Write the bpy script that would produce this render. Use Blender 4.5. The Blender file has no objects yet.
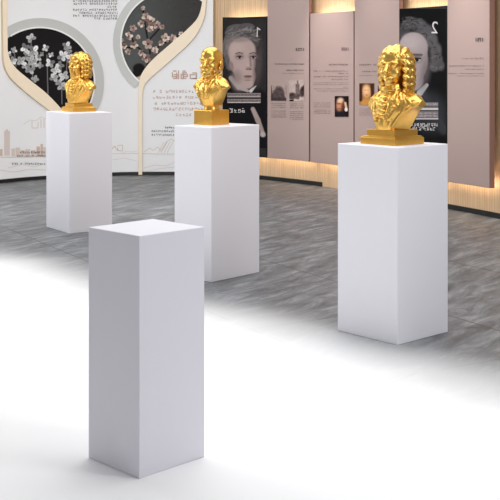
import bpy, math, random
import numpy as np
from mathutils import Vector, Matrix

C = bpy.context.scene.collection
F, HY, EYE = 1125.0, 60.0, 1.445          # focal length and horizon in the 500 px frame, eye height in metres
sc = bpy.context.scene

# ------------------------------------------------------------------ materials
def lin(c):
    return tuple(((v/255.0)/12.92 if v/255.0 <= 0.04045 else ((v/255.0+0.055)/1.055)**2.4) for v in c)

def mat(name, rgb, rough=0.5, metal=0.0, spec=0.5, emit=None, estr=0.0, noise=0.0, nscale=20, bump=0.0):
    m = bpy.data.materials.new(name); m.use_nodes = True
    nt = m.node_tree; b = nt.nodes['Principled BSDF']
    c = lin(rgb)
    b.inputs['Base Color'].default_value = (*c, 1)
    b.inputs['Roughness'].default_value = rough
    b.inputs['Metallic'].default_value = metal
    b.inputs['Specular IOR Level'].default_value = spec
    if emit:
        b.inputs['Emission Color'].default_value = (*lin(emit), 1)
        b.inputs['Emission Strength'].default_value = estr
    if noise or bump:
        tc = nt.nodes.new('ShaderNodeTexCoord'); n = nt.nodes.new('ShaderNodeTexNoise')
        n.inputs['Scale'].default_value = nscale; n.inputs['Detail'].default_value = 4
        nt.links.new(tc.outputs['Object'], n.inputs['Vector'])
        if noise:
            r = nt.nodes.new('ShaderNodeValToRGB')
            r.color_ramp.elements[0].position = 0.3; r.color_ramp.elements[1].position = 0.7
            r.color_ramp.elements[0].color = (*[v*(1-noise) for v in c], 1)
            r.color_ramp.elements[1].color = (*[min(1, v*(1+noise)) for v in c], 1)
            nt.links.new(n.outputs['Fac'], r.inputs['Fac']); nt.links.new(r.outputs['Color'], b.inputs['Base Color'])
        if bump:
            bp = nt.nodes.new('ShaderNodeBump'); bp.inputs['Strength'].default_value = bump
            bp.inputs['Distance'].default_value = 0.004
            nt.links.new(n.outputs['Fac'], bp.inputs['Height']); nt.links.new(bp.outputs['Normal'], b.inputs['Normal'])
    return m

M = {}
M['plinth'] = mat('satin white laminate', (240, 239, 245), 0.42, noise=0.006, nscale=3)
M['plinth_front'] = mat('matt lilac white laminate', (228, 226, 233), 0.5, noise=0.006, nscale=3)
M['gold'] = mat('polished gold leaf', (234, 188, 98), 0.30, 1.0, noise=0.05, nscale=45, bump=0.1)
M['gold_base'] = mat('brushed gold metal', (230, 178, 84), 0.36, 1.0, noise=0.05, nscale=30)
M['whitewall'] = mat('white printed wall panel', (238, 239, 240), 0.55, noise=0.01, nscale=1.2)
M['pink'] = mat('rose champagne satin metal panel', (186, 163, 157), 0.34, 0.3, noise=0.015, nscale=1.0)
M['pink_edge'] = mat('rose panel edge', (152, 120, 115), 0.4, 0.2)
M['black'] = mat('black board edge', (10, 10, 11), 0.5)
M['skirt'] = mat('black skirting', (22, 22, 22), 0.45)
M['cream'] = mat('cream wood ribbon', (246, 230, 204), 0.5, noise=0.02, nscale=8)
M['cream_side'] = mat('tan ribbon side', (206, 182, 152), 0.55)
M['ring'] = mat('frosted grey green acrylic ring', (196, 198, 195), 0.35)
M['ring_lip'] = mat('white ring lip', (238, 238, 236), 0.4)
M['ink'] = mat('black print ink', (40, 37, 38), 0.6)
M['ink_brown'] = mat('brown print ink', (196, 164, 150), 0.6)
M['ink_faint'] = mat('faint beige print ink', (216, 203, 196), 0.6)
M['ink_faint2'] = mat('faint tan print ink', (206, 186, 172), 0.6)
M['ink_pink'] = mat('dark rose print ink', (76, 58, 57), 0.6)
M['ink_pinkfaint'] = mat('mid rose print ink', (124, 102, 100), 0.6)
M['ink_white'] = mat('white print ink', (214, 208, 206), 0.6)
M['led'] = mat('warm led strip', (255, 240, 210), 0.5, emit=(255, 232, 198), estr=16)

def wood_mat():
    m = bpy.data.materials.new('light oak slat veneer'); m.use_nodes = True
    nt = m.node_tree; N = nt.nodes; L = nt.links; b = N['Principled BSDF']
    uv = N.new('ShaderNodeUVMap'); sep = N.new('ShaderNodeSeparateXYZ'); L.new(uv.outputs[0], sep.inputs[0])
    # fine vertical reeds: dark groove every 4 cm
    mm = N.new('ShaderNodeMath'); mm.operation = 'MODULO'; mm.inputs[1].default_value = 0.036
    L.new(sep.outputs[0], mm.inputs[0])
    lt = N.new('ShaderNodeMath'); lt.operation = 'LESS_THAN'; lt.inputs[1].default_value = 0.003; L.new(mm.outputs[0], lt.inputs[0])
    mp = N.new('ShaderNodeMapping'); mp.inputs['Scale'].default_value = (30, 1.2, 1); L.new(uv.outputs[0], mp.inputs[0])
    n = N.new('ShaderNodeTexNoise'); n.inputs['Scale'].default_value = 2.2; n.inputs['Detail'].default_value = 6; L.new(mp.outputs[0], n.inputs['Vector'])
    r = N.new('ShaderNodeValToRGB')
    r.color_ramp.elements[0].position = 0.3; r.color_ramp.elements[0].color = (*lin((206, 174, 138)), 1)
    r.color_ramp.elements[1].position = 0.7; r.color_ramp.elements[1].color = (*lin((228, 200, 164)), 1)
    L.new(n.outputs['Fac'], r.inputs['Fac'])
    mx = N.new('ShaderNodeMixRGB'); mx.inputs[2].default_value = (*lin((178, 146, 114)), 1)
    L.new(lt.outputs[0], mx.inputs[0]); L.new(r.outputs[0], mx.inputs[1]); L.new(mx.outputs[0], b.inputs['Base Color'])
    b.inputs['Roughness'].default_value = 0.5
    return m
M['wood'] = wood_mat()

def floor_mat():
    m = bpy.data.materials.new('grey stone tile with painted white haze'); m.use_nodes = True
    nt = m.node_tree; N = nt.nodes; L = nt.links; b = N['Principled BSDF']
    def math_(op, a, bb=None, clamp=False):
        x = N.new('ShaderNodeMath'); x.operation = op; x.use_clamp = clamp
        for i, v in enumerate((a, bb)):
            if v is None: continue
            if isinstance(v, (int, float)): x.inputs[i].default_value = v
            else: L.new(v, x.inputs[i])
        return x.outputs[0]
    tc = N.new('ShaderNodeTexCoord'); sep = N.new('ShaderNodeSeparateXYZ'); L.new(tc.outputs['Object'], sep.inputs[0])
    X, Y = sep.outputs[0], sep.outputs[1]
    # veined stone streaks running along 30 degrees
    mp0 = N.new('ShaderNodeMapping'); mp0.inputs['Rotation'].default_value = (0, 0, math.radians(-56)); L.new(tc.outputs['Object'], mp0.inputs[0])
    mp = N.new('ShaderNodeMapping'); mp.inputs['Scale'].default_value = (1.3, 5.0, 1); L.new(mp0.outputs[0], mp.inputs[0])
    n1 = N.new('ShaderNodeTexNoise'); n1.inputs['Scale'].default_value = 2.0; n1.inputs['Detail'].default_value = 9; n1.inputs['Roughness'].default_value = 0.72; n1.inputs['Distortion'].default_value = 0.6
    L.new(mp.outputs[0], n1.inputs['Vector'])
    r1 = N.new('ShaderNodeValToRGB'); e = r1.color_ramp.elements
    e[0].position = 0.30; e[0].color = (*lin((64, 65, 66)), 1)
    e[1].position = 0.72; e[1].color = (*lin((156, 159, 162)), 1)
    k = e.new(0.5); k.color = (*lin((108, 111, 114)), 1)
    L.new(n1.outputs['Fac'], r1.inputs['Fac'])
    mp2 = N.new('ShaderNodeMapping'); mp2.inputs['Scale'].default_value = (3.0, 14, 1); L.new(mp0.outputs[0], mp2.inputs[0])
    n2 = N.new('ShaderNodeTexNoise'); n2.inputs['Scale'].default_value = 1.6; n2.inputs['Detail'].default_value = 8; n2.inputs['Roughness'].default_value = 0.8
    L.new(mp2.outputs[0], n2.inputs['Vector'])
    r2 = N.new('ShaderNodeValToRGB'); e = r2.color_ramp.elements
    e[0].position = 0.60; e[0].color = (0, 0, 0, 1); e[1].position = 0.72; e[1].color = (1, 1, 1, 1)
    L.new(n2.outputs['Fac'], r2.inputs['Fac'])
    mxv = N.new('ShaderNodeMixRGB'); mxv.inputs[2].default_value = (*lin((182, 184, 185)), 1)
    L.new(math_('MULTIPLY', r2.outputs[0], 0.75), mxv.inputs[0]); L.new(r1.outputs[0], mxv.inputs[1])
    n3 = N.new('ShaderNodeTexNoise'); n3.inputs['Scale'].default_value = 0.9; L.new(tc.outputs['Object'], n3.inputs['Vector'])
    # joints
    c = math_('ADD', math_('MULTIPLY', X, 0.866), math_('MULTIPLY', Y, 0.5))
    d = math_('ADD', math_('MULTIPLY', X, -0.5), math_('MULTIPLY', Y, 0.866))
    def joint(v, off, sp, w):
        t = math_('MODULO', math_('ADD', v, 60*sp-off), sp)
        return math_('LESS_THAN', t, w)
    j = math_('MAXIMUM', joint(c, 3.02, 1.13, 0.012), math_('MULTIPLY', joint(d, 4.1, 1.13, 0.009), 0.6))
    mxj = N.new('ShaderNodeMixRGB'); mxj.inputs[2].default_value = (*lin((62, 62, 63)), 1)
    L.new(math_('MULTIPLY', j, 0.75), mxj.inputs[0]); L.new(mxv.outputs[0], mxj.inputs[1])
    # foreground fading to white haze, painted into the tile colour, in front of the line from (-1.9, 8.05) to (1.1, 4.95)
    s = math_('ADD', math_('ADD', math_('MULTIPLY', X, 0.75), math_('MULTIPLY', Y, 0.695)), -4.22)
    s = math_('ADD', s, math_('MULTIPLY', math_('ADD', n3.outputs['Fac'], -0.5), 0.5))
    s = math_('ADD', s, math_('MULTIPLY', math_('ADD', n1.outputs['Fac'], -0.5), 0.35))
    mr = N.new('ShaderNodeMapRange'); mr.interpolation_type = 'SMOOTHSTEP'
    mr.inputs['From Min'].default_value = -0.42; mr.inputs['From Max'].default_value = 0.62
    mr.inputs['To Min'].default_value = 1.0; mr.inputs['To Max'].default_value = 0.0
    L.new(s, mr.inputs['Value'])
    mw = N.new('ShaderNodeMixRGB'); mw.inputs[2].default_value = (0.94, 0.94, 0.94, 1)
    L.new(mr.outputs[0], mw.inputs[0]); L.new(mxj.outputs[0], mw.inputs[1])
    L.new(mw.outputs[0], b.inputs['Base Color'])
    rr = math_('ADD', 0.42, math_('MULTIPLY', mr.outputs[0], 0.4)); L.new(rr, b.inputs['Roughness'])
    b.inputs['Specular IOR Level'].default_value = 0.35
    return m
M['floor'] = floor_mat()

def paint_mat():
    m = bpy.data.materials.new('printed picture'); m.use_nodes = True
    nt = m.node_tree; b = nt.nodes['Principled BSDF']
    a = nt.nodes.new('ShaderNodeAttribute'); a.attribute_name = 'print'
    nt.links.new(a.outputs['Color'], b.inputs['Base Color'])
    b.inputs['Roughness'].default_value = 0.65; b.inputs['Specular IOR Level'].default_value = 0.1
    return m
M['print'] = paint_mat()

# ------------------------------------------------------------------ object helpers
class MB:
    def __init__(s): s.v = []; s.f = []; s.mi = []; s.uv = None
    def poly(s, pts, mi=0):
        n = len(s.v); s.v += [tuple(p) for p in pts]; s.f.append(tuple(range(n, n+len(pts)))); s.mi.append(mi)
    def prism(s, front, back, mi=0, side=None, back_face=True):
        n = len(s.v); k = len(front); s.v += [tuple(p) for p in front] + [tuple(p) for p in back]
        s.f.append(tuple(range(n, n+k))); s.mi.append(mi)
        if back_face: s.f.append(tuple(range(n+2*k-1, n+k-1, -1))); s.mi.append(mi)
        for i in range(k):
            j = (i+1) % k
            s.f.append((n+i, n+k+i, n+k+j, n+j)); s.mi.append(mi if side is None else side)
    def build(s, name, mats, parent=None, smooth=False):
        me = bpy.data.meshes.new(name); me.from_pydata(s.v, [], s.f)
        for m in (mats if isinstance(mats, (list, tuple)) else [mats]): me.materials.append(m)
        me.polygons.foreach_set('material_index', s.mi)
        if smooth: me.polygons.foreach_set('use_smooth', [True]*len(s.f))
        me.update()
        o = bpy.data.objects.new(name, me); C.objects.link(o)
        if parent: o.parent = parent
        return o

def recalc(o):
    import bmesh
    bm = bmesh.new(); bm.from_mesh(o.data); bmesh.ops.recalc_face_normals(bm, faces=bm.faces); bm.to_mesh(o.data); bm.free()

def tag(o, label, cat, group=None):
    o['label'] = label; o['category'] = cat
    if group: o['group'] = group
    return o
def empty(name, loc, rz=0):
    o = bpy.data.objects.new(name, None); C.objects.link(o); o.location = loc; o.rotation_euler = (0, 0, rz); o.empty_display_size = 0.1
    return o

# ------------------------------------------------------------------ plan curves of the walls
def plan(pts):
    """(pixel column, pixel row of floor line) -> smooth plan polyline in metres (x, depth)"""
    P = [np.array([(px-250)/F*(F*EYE/(y-HY)), F*EYE/(y-HY)]) for px, y in pts]
    P = [2*P[0]-P[1]] + P + [2*P[-1]-P[-2]]
    out = []
    for i in range(1, len(P)-2):
        for t in np.linspace(0, 1, 13)[:-1]:
            a, b, c, d = P[i-1:i+3]
            out.append(0.5*((2*b)+(-a+c)*t+(2*a-5*b+4*c-d)*t*t+(-a+3*b-3*c+d)*t**3))
    out.append(P[-2]); return np.array(out)
def normals(P):
    T = np.gradient(P, axis=0); T /= np.linalg.norm(T, axis=1)[:, None]
    return np.stack([T[:, 1], -T[:, 0]], 1)          # towards the room (camera side)
def offset(P, d): return P + normals(P)*d
def hit(P, px):
    """where the sight line of a pixel column meets a plan polyline"""
    k = (px-250)/F
    g = P[:, 0]-k*P[:, 1]
    for i in range(len(P)-1):
        if g[i] <= 0 < g[i+1] or (g[i] <= 0 and g[i+1] >= 0):
            t = -g[i]/(g[i+1]-g[i]+1e-12); return P[i]+t*(P[i+1]-P[i])
    return P[0] if g[0] > 0 else P[-1]
def at(P, px, py):
    q = hit(P, px); return Vector((q[0], q[1], EYE-(py-HY)*q[1]/F))

WL = plan([(-420, 262), (-260, 222), (-150, 203), (-60, 190.5), (0, 183.2), (46, 179.2), (112, 175.8), (160, 175.1), (213, 175.5)])
WR = plan([(120, 172.3), (170, 173.0), (212, 174.6), (260, 179.2), (321, 186.2), (380, 195.8), (447, 208.4), (500, 218.6), (560, 232), (650, 256), (780, 300)])
WALL_H = 3.1

def wall_slab(name, P, back, z0, z1, m, side_mats=None, parent=None):
    mb = MB(); Q = P-normals(P)*back; n = len(P)
    L_ = np.concatenate([[0], np.cumsum(np.linalg.norm(np.diff(P, axis=0), axis=1))])
    for i in range(n-1):
        a, b, c, d = P[i], P[i+1], Q[i+1], Q[i]
        mb.poly([(a[0], a[1], z0), (b[0], b[1], z0), (b[0], b[1], z1), (a[0], a[1], z1)])
        mb.poly([(d[0], d[1], z1), (c[0], c[1], z1), (c[0], c[1], z0), (d[0], d[1], z0)])
        mb.poly([(a[0], a[1], z1), (b[0], b[1], z1), (c[0], c[1], z1), (d[0], d[1], z1)])
        mb.poly([(d[0], d[1], z0), (c[0], c[1], z0), (b[0], b[1], z0), (a[0], a[1], z0)])
    for i in (0, n-1):
        a, d = P[i], Q[i]; mb.poly([(a[0], a[1], z0), (a[0], a[1], z1), (d[0], d[1], z1), (d[0], d[1], z0)])
    o = mb.build(name, m, parent)
    uvl = o.data.uv_layers.new(name='UVMap')
    key = {}
    for i in range(n): key[(round(P[i][0], 5), round(P[i][1], 5))] = L_[i]; key[(round(Q[i][0], 5), round(Q[i][1], 5))] = L_[i]
    for lp in o.data.loops:
        v = o.data.vertices[lp.vertex_index].co
        uvl.data[lp.index].uv = (key.get((round(v.x, 5), round(v.y, 5)), 0), v.z)
    import bmesh
    bm = bmesh.new(); bm.from_mesh(o.data); bmesh.ops.remove_doubles(bm, verts=bm.verts, dist=1e-5); bmesh.ops.recalc_face_normals(bm, faces=bm.faces); bm.to_mesh(o.data); bm.free()
    return o

wl = wall_slab('wall_left', WL, 0.07, 0.0, WALL_H, M['whitewall']); wl['kind'] = 'structure'
wr = wall_slab('wall_right', WR, 0.12, 0.0, WALL_H, M['wood']); wr['kind'] = 'structure'

def sub(P, px0, px1):
    a, b = hit(P, px0), hit(P, px1); k0, k1 = (px0-250)/F, (px1-250)/F
    mid = [p for p in P if k0 < p[0]/p[1] < k1]
    return np.array([a]+mid+[b])
bl = wall_slab('baseboard_left', offset(WL, 0.013), 0.012, 0.0, 0.043, M['skirt']); bl['kind'] = 'structure'
b2 = wall_slab('baseboard_back', sub(offset(WR, 0.014), 213, 321.5), 0.013, 0.0, 0.048, M['skirt']); b2['kind'] = 'structure'
b3 = wall_slab('baseboard_right', sub(offset(WR, 0.014), 402, 740), 0.013, 0.0, 0.048, M['skirt']); b3['kind'] = 'structure'

# floor
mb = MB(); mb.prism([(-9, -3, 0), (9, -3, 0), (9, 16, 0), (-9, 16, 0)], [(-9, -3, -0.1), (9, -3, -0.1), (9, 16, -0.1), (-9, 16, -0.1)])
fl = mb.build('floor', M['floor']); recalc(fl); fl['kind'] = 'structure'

# ------------------------------------------------------------------ lettering made of small strokes
rnd = random.Random(7)
def strokes(mb, place, x0, y0, x1, y1, mi=0, cell=None, gap=0.16, dens=0.9, sx=1.0):
    """a row of tiny glyph-like marks in pixel frame, place(x, y) -> point on the surface"""
    h = y1-y0; w = cell or h; x = x0
    while x < x1-0.3*w:
        xe = min(x+w*(1-gap), x1)
        if rnd.random() < dens:
            lw = h*0.17
            def q(a, b, c, d): mb.poly([place(a, d), place(c, d), place(c, b), place(a, b)], mi)
            W_ = xe-x; lw = h*.13
            for t in rnd.sample([0.0, .2, .42, .64, .86], rnd.choice((2, 3, 3, 4))):
                i0 = rnd.random()*.4; i1 = 1-rnd.random()*.35
                q(x+W_*i0, y0+h*t, x+W_*i1, y0+h*t+lw)
            for t in rnd.sample([.04, .3, .55, .84], rnd.choice((1, 2, 2))):
                q(x+W_*t, y0+h*rnd.choice((0, .2, .4)), x+W_*t+lw, y0+h*rnd.choice((.7, 1, 1)))
        x += w

# white wall print
PW = offset(WL, 0.0045)
pl = lambda x, y: at(PW, x, y)
mb = MB()
for y, xa in ((0.0, 73), (3.0, 73), (5.8, 107.5), (9.0, 73), (12.0, 79), (15.0, 73), (17.8, 94)):
    strokes(mb, pl, xa, y-0.3, 117.5, y+1.8, 0, cell=2.35, gap=0.2, dens=0.93)
for y, xa, xb in ((151.4, 20, 45.5), (155.0, 17, 45.5), (162.8, 12, 45.5), (126.6, 164.5, 176), (130.2, 151.5, 176), (133.9, 151.5, 176)):
    strokes(mb, pl, xa, y, xb, y+1.9, 0, cell=2.1, gap=0.15)
strokes(mb, pl, 171.5, 70.5, 197.5, 79.2, 1, cell=8.8, gap=0.12, dens=1)
strokes(mb, pl, 171.8, 70.8, 197, 79.0, 1, cell=8.8, gap=0.14, dens=1)
for y, xa in ((90.0, 153), (95.8, 153), (101.8, 154.5), (107.6, 153), (113.4, 176)):
    strokes(mb, pl, xa, y, 202, y+2.9, 1, cell=3.2, gap=0.14)
let = mb.build('lettering', [M['ink'], M['ink_brown']], wl)

# faint city skyline drawn on the white wall
mb = MB(); PS = offset(WL, 0.002); pl = lambda x, y: at(PS, x, y)
def band(pts, w, mi=0):
    for (xa, ya), (xb, yb) in zip(pts, pts[1:]):
        d = math.hypot(xb-xa, yb-ya) or 1; nx, ny = -(yb-ya)/d*w/2, (xb-xa)/d*w/2
        mb.poly([pl(xa+nx, ya+ny), pl(xb+nx, yb+ny), pl(xb-nx, yb-ny), pl(xa-nx, ya-ny)], mi)
def rect(x0, y0, x1, y1, mi=0): mb.poly([pl(x0, y1), pl(x1, y1), pl(x1, y0), pl(x0, y0)], mi)
for t in range(4):
    rect(4.4+t*1.35, 131-(1.6 if t in (1, 2) else 0), 5.3+t*1.35, 155.5, 1)
rect(4.2, 131, 9.9, 155.5, 0)
for x0, y0, x1 in ((0, 149, 2.5), (11.5, 148.5, 15), (15.5, 147.5, 20), (20.5, 150, 25), (25.3, 149, 30), (31, 150, 36), (36.5, 146.5, 40), (40.5, 144, 43), (43.2, 147, 45.8)):
    rect(x0, y0, x1, 156, 0 if rnd.random() < .6 else 1)
band([(0, 157.2), (18, 157.0), (46, 156.2)], 0.5, 1)
band([(24, 124), (30, 120), (36, 121), (41, 117), (46, 119)], 0.5, 0)
band([(32, 121), (32, 128), (38, 128), (38, 122)], 0.5, 1); band([(41, 119), (41, 128)], .6, 1); band([(44, 119), (44, 128)], .6, 1)
band([(8, 168), (22, 164), (34, 167), (46, 163)], 0.4, 0); band([(0, 170), (14, 172), (30, 169), (46, 170)], 0.4, 0)
sp = [(112+2*t, 148.5-2.2*math.sin(t*0.9)+t*0.1) for t in range(3)]
band(sp, 0.5, 1); band([(117.5, 145.5), (122.5, 145), (122.5, 151), (117.2, 150.4), (118, 147.2)], 0.55, 1)
band([(112, 149), (114.5, 146), (117, 149.5), (119.5, 151)], 0.5, 1)
band([(112, 153.8), (130, 153.4), (175, 154)], 0.35, 1)
zz = [(122, 153), (127, 151), (132, 152), (137, 150.5)]; band(zz, .35, 0)
band([(144, 152), (150, 148), (153, 150.5), (158, 147), (161, 151), (167, 141), (171, 139), (175, 141)], .45, 1)
for t in range(4): band([(158+t*3, 153), (164+t*3.2, 142-t*0.5)], .4, 1)
band([(144, 168), (155, 165), (166, 166), (175, 162)], .4, 0); band([(144, 172), (160, 168.5), (175, 167)], .4, 0)
band([(112, 160), (124, 158), (137, 161)], .35, 0)
sky = mb.build('skyline_print', [M['ink_faint'], M['ink_faint2']], wl)

# ------------------------------------------------------------------ ribbons and round pictures on the white wall
def resample(pts, n=60):
    p = np.array(pts, float); P = np.vstack([2*p[0]-p[1], p, 2*p[-1]-p[-2]]); out = []
    for i in range(1, len(P)-2):
        for t in np.linspace(0, 1, 9)[:-1]:
            a, b, c, d = P[i-1:i+3]
            out.append(0.5*((2*b)+(-a+c)*t+(2*a-5*b+4*c-d)*t*t+(-a+3*b-3*c+d)*t**3))
    out.append(P[-2]); return np.array(out)
def ribbon(name, inner, outer, label, thick=0.035):
    A = resample(inner); B = resample(outer); n = len(A)
    Pf, Pb = offset(WL, thick), offset(WL, 0.001)
    mb = MB()
    for i in range(n-1):
        q = [at(Pf, *A[i]), at(Pf, *A[i+1]), at(Pf, *B[i+1]), at(Pf, *B[i])]
        # the back edge sits straight behind the front edge, on the wall
        def bk(p):
            j = np.argmin(((WL-np.array([p.x, p.y]))**2).sum(1)); nn = normals(WL)[j]
            return Vector((p.x-nn[0]*(thick-0.001), p.y-nn[1]*(thick-0.001), p.z))
        mb.prism(q, [bk(p) for p in q], 0, 1)
    o = mb.build(name, [M['cream'], M['cream_side']])
    import bmesh
    bm = bmesh.new(); bm.from_mesh(o.data); bmesh.ops.remove_doubles(bm, verts=bm.verts, dist=1e-4)
    seen = {}
    for f in bm.faces:
        seen.setdefault(tuple(sorted(v.index for v in f.verts)), []).append(f)
    kill = [f for fs in seen.values() if len(fs) > 1 for f in fs]
    bmesh.ops.delete(bm, geom=kill, context='FACES_ONLY'); bmesh.ops.recalc_face_normals(bm, faces=bm.faces)
    bm.to_mesh(o.data); bm.free()
    tag(o, label, 'wall ribbon'); return o
in1 = [(7.2, -60), (7.3, -20), (7.5, 10), (7.6, 38), (8.4, 54), (15, 67), (30, 80), (45, 92), (57, 104), (67, 116), (74, 130), (75, 148), (75, 176.5)]
out1 = [(2.4, -60), (2.5, -20), (2.7, 10), (3.2, 42), (4.2, 63), (9.5, 76), (20, 87), (35, 99.5), (52, 112.5), (64, 124), (70.5, 136), (71.2, 150), (71.2, 176.5)]
in2 = [(203.5, -45), (203.2, -20), (202.4, 0), (198, 17), (187, 29.5), (176, 39), (165, 48.5), (155, 57.3), (146, 67), (140.4, 77), (138.7, 90), (138.5, 120), (138.5, 174.8)]
out2 = [(207, -45), (206.8, -20), (206.3, 0), (204.3, 17), (198.5, 31), (189, 43.5), (176, 55.5), (163, 67), (151.5, 77), (144.5, 85), (142.4, 96), (142.2, 120), (142.2, 174.8)]
ribbon('wall_ribbon', in1, out1, 'cream curved ribbon edging the black and white orchid picture at far left')
ribbon('wall_ribbon', in2, out2, 'cream curved ribbon sweeping down beside the pink blossom picture to a thin stem')

def sstep(e0, e1, x):
    t = np.clip((x-e0)/(e1-e0), 0, 1); return t*t*(3-2*t)
class Canvas:
    def __init__(s, X, Y, bg): s.X = X; s.Y = Y; s.c = np.zeros(X.shape+(3,))+np.array(bg, float)
    def mix(s, m, col):
        m = np.clip(m, 0, 1)[..., None]; s.c = s.c*(1-m)+np.array(col, float)*m
    def ell(s, cx, cy, rx, ry, col, ang=0, soft=0.25, a=1.0):
        ca, sa = math.cos(math.radians(ang)), math.sin(math.radians(ang))
        dx, dy = s.X-cx, s.Y-cy; u = (dx*ca+dy*sa)/rx; v = (-dx*sa+dy*ca)/ry
        s.mix((1-sstep(1-soft, 1+soft, np.sqrt(u*u+v*v)))*a, col)
    def seg(s, x0, y0, x1, y1, w, col, soft=0.5, a=1.0, w1=None):
        w1 = w if w1 is None else w1
        dx, dy = x1-x0, y1-y0; t = np.clip(((s.X-x0)*dx+(s.Y-y0)*dy)/(dx*dx+dy*dy+1e-9), 0, 1)
        d = np.hypot(s.X-x0-t*dx, s.Y-y0-t*dy)/(w+(w1-w)*t)
        s.mix((1-sstep(1-soft, 1+soft, d))*a, col)
    def rect(s, x0, y0, x1, y1, col, a=1.0):
        s.mix(((s.X >= x0) & (s.X <= x1) & (s.Y >= y0) & (s.Y <= y1))*a, col)
    def noise(s, amp, seed, n=60, rx=1.5, ry=1.5):
        r = random.Random(seed); x0, x1, y0, y1 = s.X.min(), s.X.max(), s.Y.min(), s.Y.max()
        for _ in range(n):
            g = r.choice((-1, 1))*amp; cx, cy = r.uniform(x0, x1), r.uniform(y0, y1)
            w = np.exp(-(((s.X-cx)/rx)**2+((s.Y-cy)/ry)**2)); s.c += (g*w)[..., None]

def print_mesh(name, xs, ys, place, paint, parent=None, keep=None):
    """grid of small faces carrying the printed picture as colours"""
    nx, ny = len(xs)-1, len(ys)-1
    Xc, Yc = np.meshgrid((xs[:-1]+xs[1:])/2, (ys[:-1]+ys[1:])/2)
    col = np.clip(paint(Xc, Yc), 0, 255)/255
    col = np.where(col <= 0.04045, col/12.92, ((col+0.055)/1.055)**2.4)
    cols = place(xs)                                     # list of functions y -> point for every column
    v = [cols[i](y) for y in ys for i in range(nx+1)]
    k = np.ones((ny, nx), bool) if keep is None else keep(Xc, Yc)
    f = []; cc = []
    for j in range(ny):
        for i in range(nx):
            if k[j, i]:
                a = j*(nx+1)+i; f.append((a+nx+1, a+nx+2, a+1, a)); cc.append(col[j, i])
    me = bpy.data.meshes.new(name); me.from_pydata([tuple(p) for p in v], [], f); me.materials.append(M['print'])
    at_ = me.color_attributes.new('print', 'FLOAT_COLOR', 'CORNER')
    arr = np.ones((len(f), 4, 4)); arr[:, :, :3] = np.array(cc)[:, None, :]
    at_.data.foreach_set('color', arr.ravel()); me.update()
    import bmesh
    bm = bmesh.new(); bm.from_mesh(me); loose = [q for q in bm.verts if not q.link_faces]; bmesh.ops.delete(bm, geom=loose, context='VERTS'); bm.to_mesh(me); bm.free()
    o = bpy.data.objects.new(name, me); C.objects.link(o)
    if parent: o.parent = parent
    return o
def curved_place(P):
    def f(xs):
        out = []
        for x in xs:
            q = hit(P, x); out.append(lambda y, q=q: (q[0], q[1], EYE-(y-HY)*q[1]/F))
        return out
    return f

def ring(cx, cy, r0, r1, a0, a1, parent, thick, name, m, n=90):
    Pf, Pb = offset(WL, thick), offset(WL, 0.001); mb = MB()
    for i in range(n):
        t0, t1 = [math.radians(a0+(a1-a0)*(i+k)/n) for k in (0, 1)]
        c = [(cx+r*math.cos(t), cy+r*math.sin(t)) for r, t in ((r0, t0), (r1, t0), (r1, t1), (r0, t1))]
        q = [at(Pf, *p) for p in c]; b = [at(Pb, *p) for p in c]
        mb.prism(q, b)
    o = mb.build(name, m, parent)
    import bmesh
    bm = bmesh.new(); bm.from_mesh(o.data); bmesh.ops.remove_doubles(bm, verts=bm.verts, dist=1e-4)
    seen = {}
    for f in bm.faces: seen.setdefault(tuple(sorted(v.index for v in f.verts)), []).append(f)
    bmesh.ops.delete(bm, geom=[f for fs in seen.values() if len(fs) > 1 for f in fs], context='FACES_ONLY')
    bmesh.ops.recalc_face_normals(bm, faces=bm.faces); bm.to_mesh(o.data); bm.free()
    return o

def flower(cv, x, y, s, r, light, dark, n=5):
    a0 = r.uniform(0, 72); n = n if n == 4 else r.choice((5, 5, 6))
    for k in range(n):
        a = math.radians(a0+k*360/n+r.uniform(-14, 14)); L_ = s*r.uniform(.5, .72)
        g = r.uniform(0, 1); col = [light[i]*g+dark[i]*(1-g) for i in range(3)]
        cv.ell(x+math.cos(a)*L_, y+math.sin(a)*L_, s*.62, s*.46, col, math.degrees(a), .18)
        cv.ell(x+math.cos(a)*L_*.7, y+math.sin(a)*L_*.7, s*.34, s*.12, [c*.72 for c in col], math.degrees(a), .5, .7)
def paint_orchid(X, Y):
    cv = Canvas(X, Y, (28, 26, 27)); r = random.Random(3)
    for x0, y0, x1, y1 in ((47, 55, 48, 96), (31, 40, 33, 84), (61, 60, 62, 104), (68, 45, 66, 80), (14, 50, 16, 66)):
        cv.seg(x0, y0, x1, y1, .55, (112, 112, 112))
    for x, y, s in ((27, 54, 3.6), (38, 58, 3.6), (26, 66, 3.6), (34, 64, 4), (68, 52, 3.6), (60, 65, 3.6), (59, 82, 3.4), (31, 38, 4.2), (25, 48, 4.5), (34, 51, 5.2), (31, 60, 5), (21, 61, 4.6), (30, 70, 4.4), (14, 50, 3), (13, 61, 3.8), (8.5, 54, 2.8), (45.5, 48, 3.4), (50, 63, 4.2), (42, 54, 2.2), (40, 65, 3.2), (35, 79, 3.4), (67, 46, 4.2), (62, 56, 4.6), (70, 58, 4.4), (56, 70, 4.4), (54, 78, 4.2), (64, 76, 4.8), (62, 86, 4.4), (73, 68, 3.8), (51, 55, 2.6)):
        flower(cv, x, y, s*.95, r, (250, 250, 250), (120, 120, 120), 4)
    cv.noise(5, 4, 200, 1, 1); return cv.c
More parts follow.
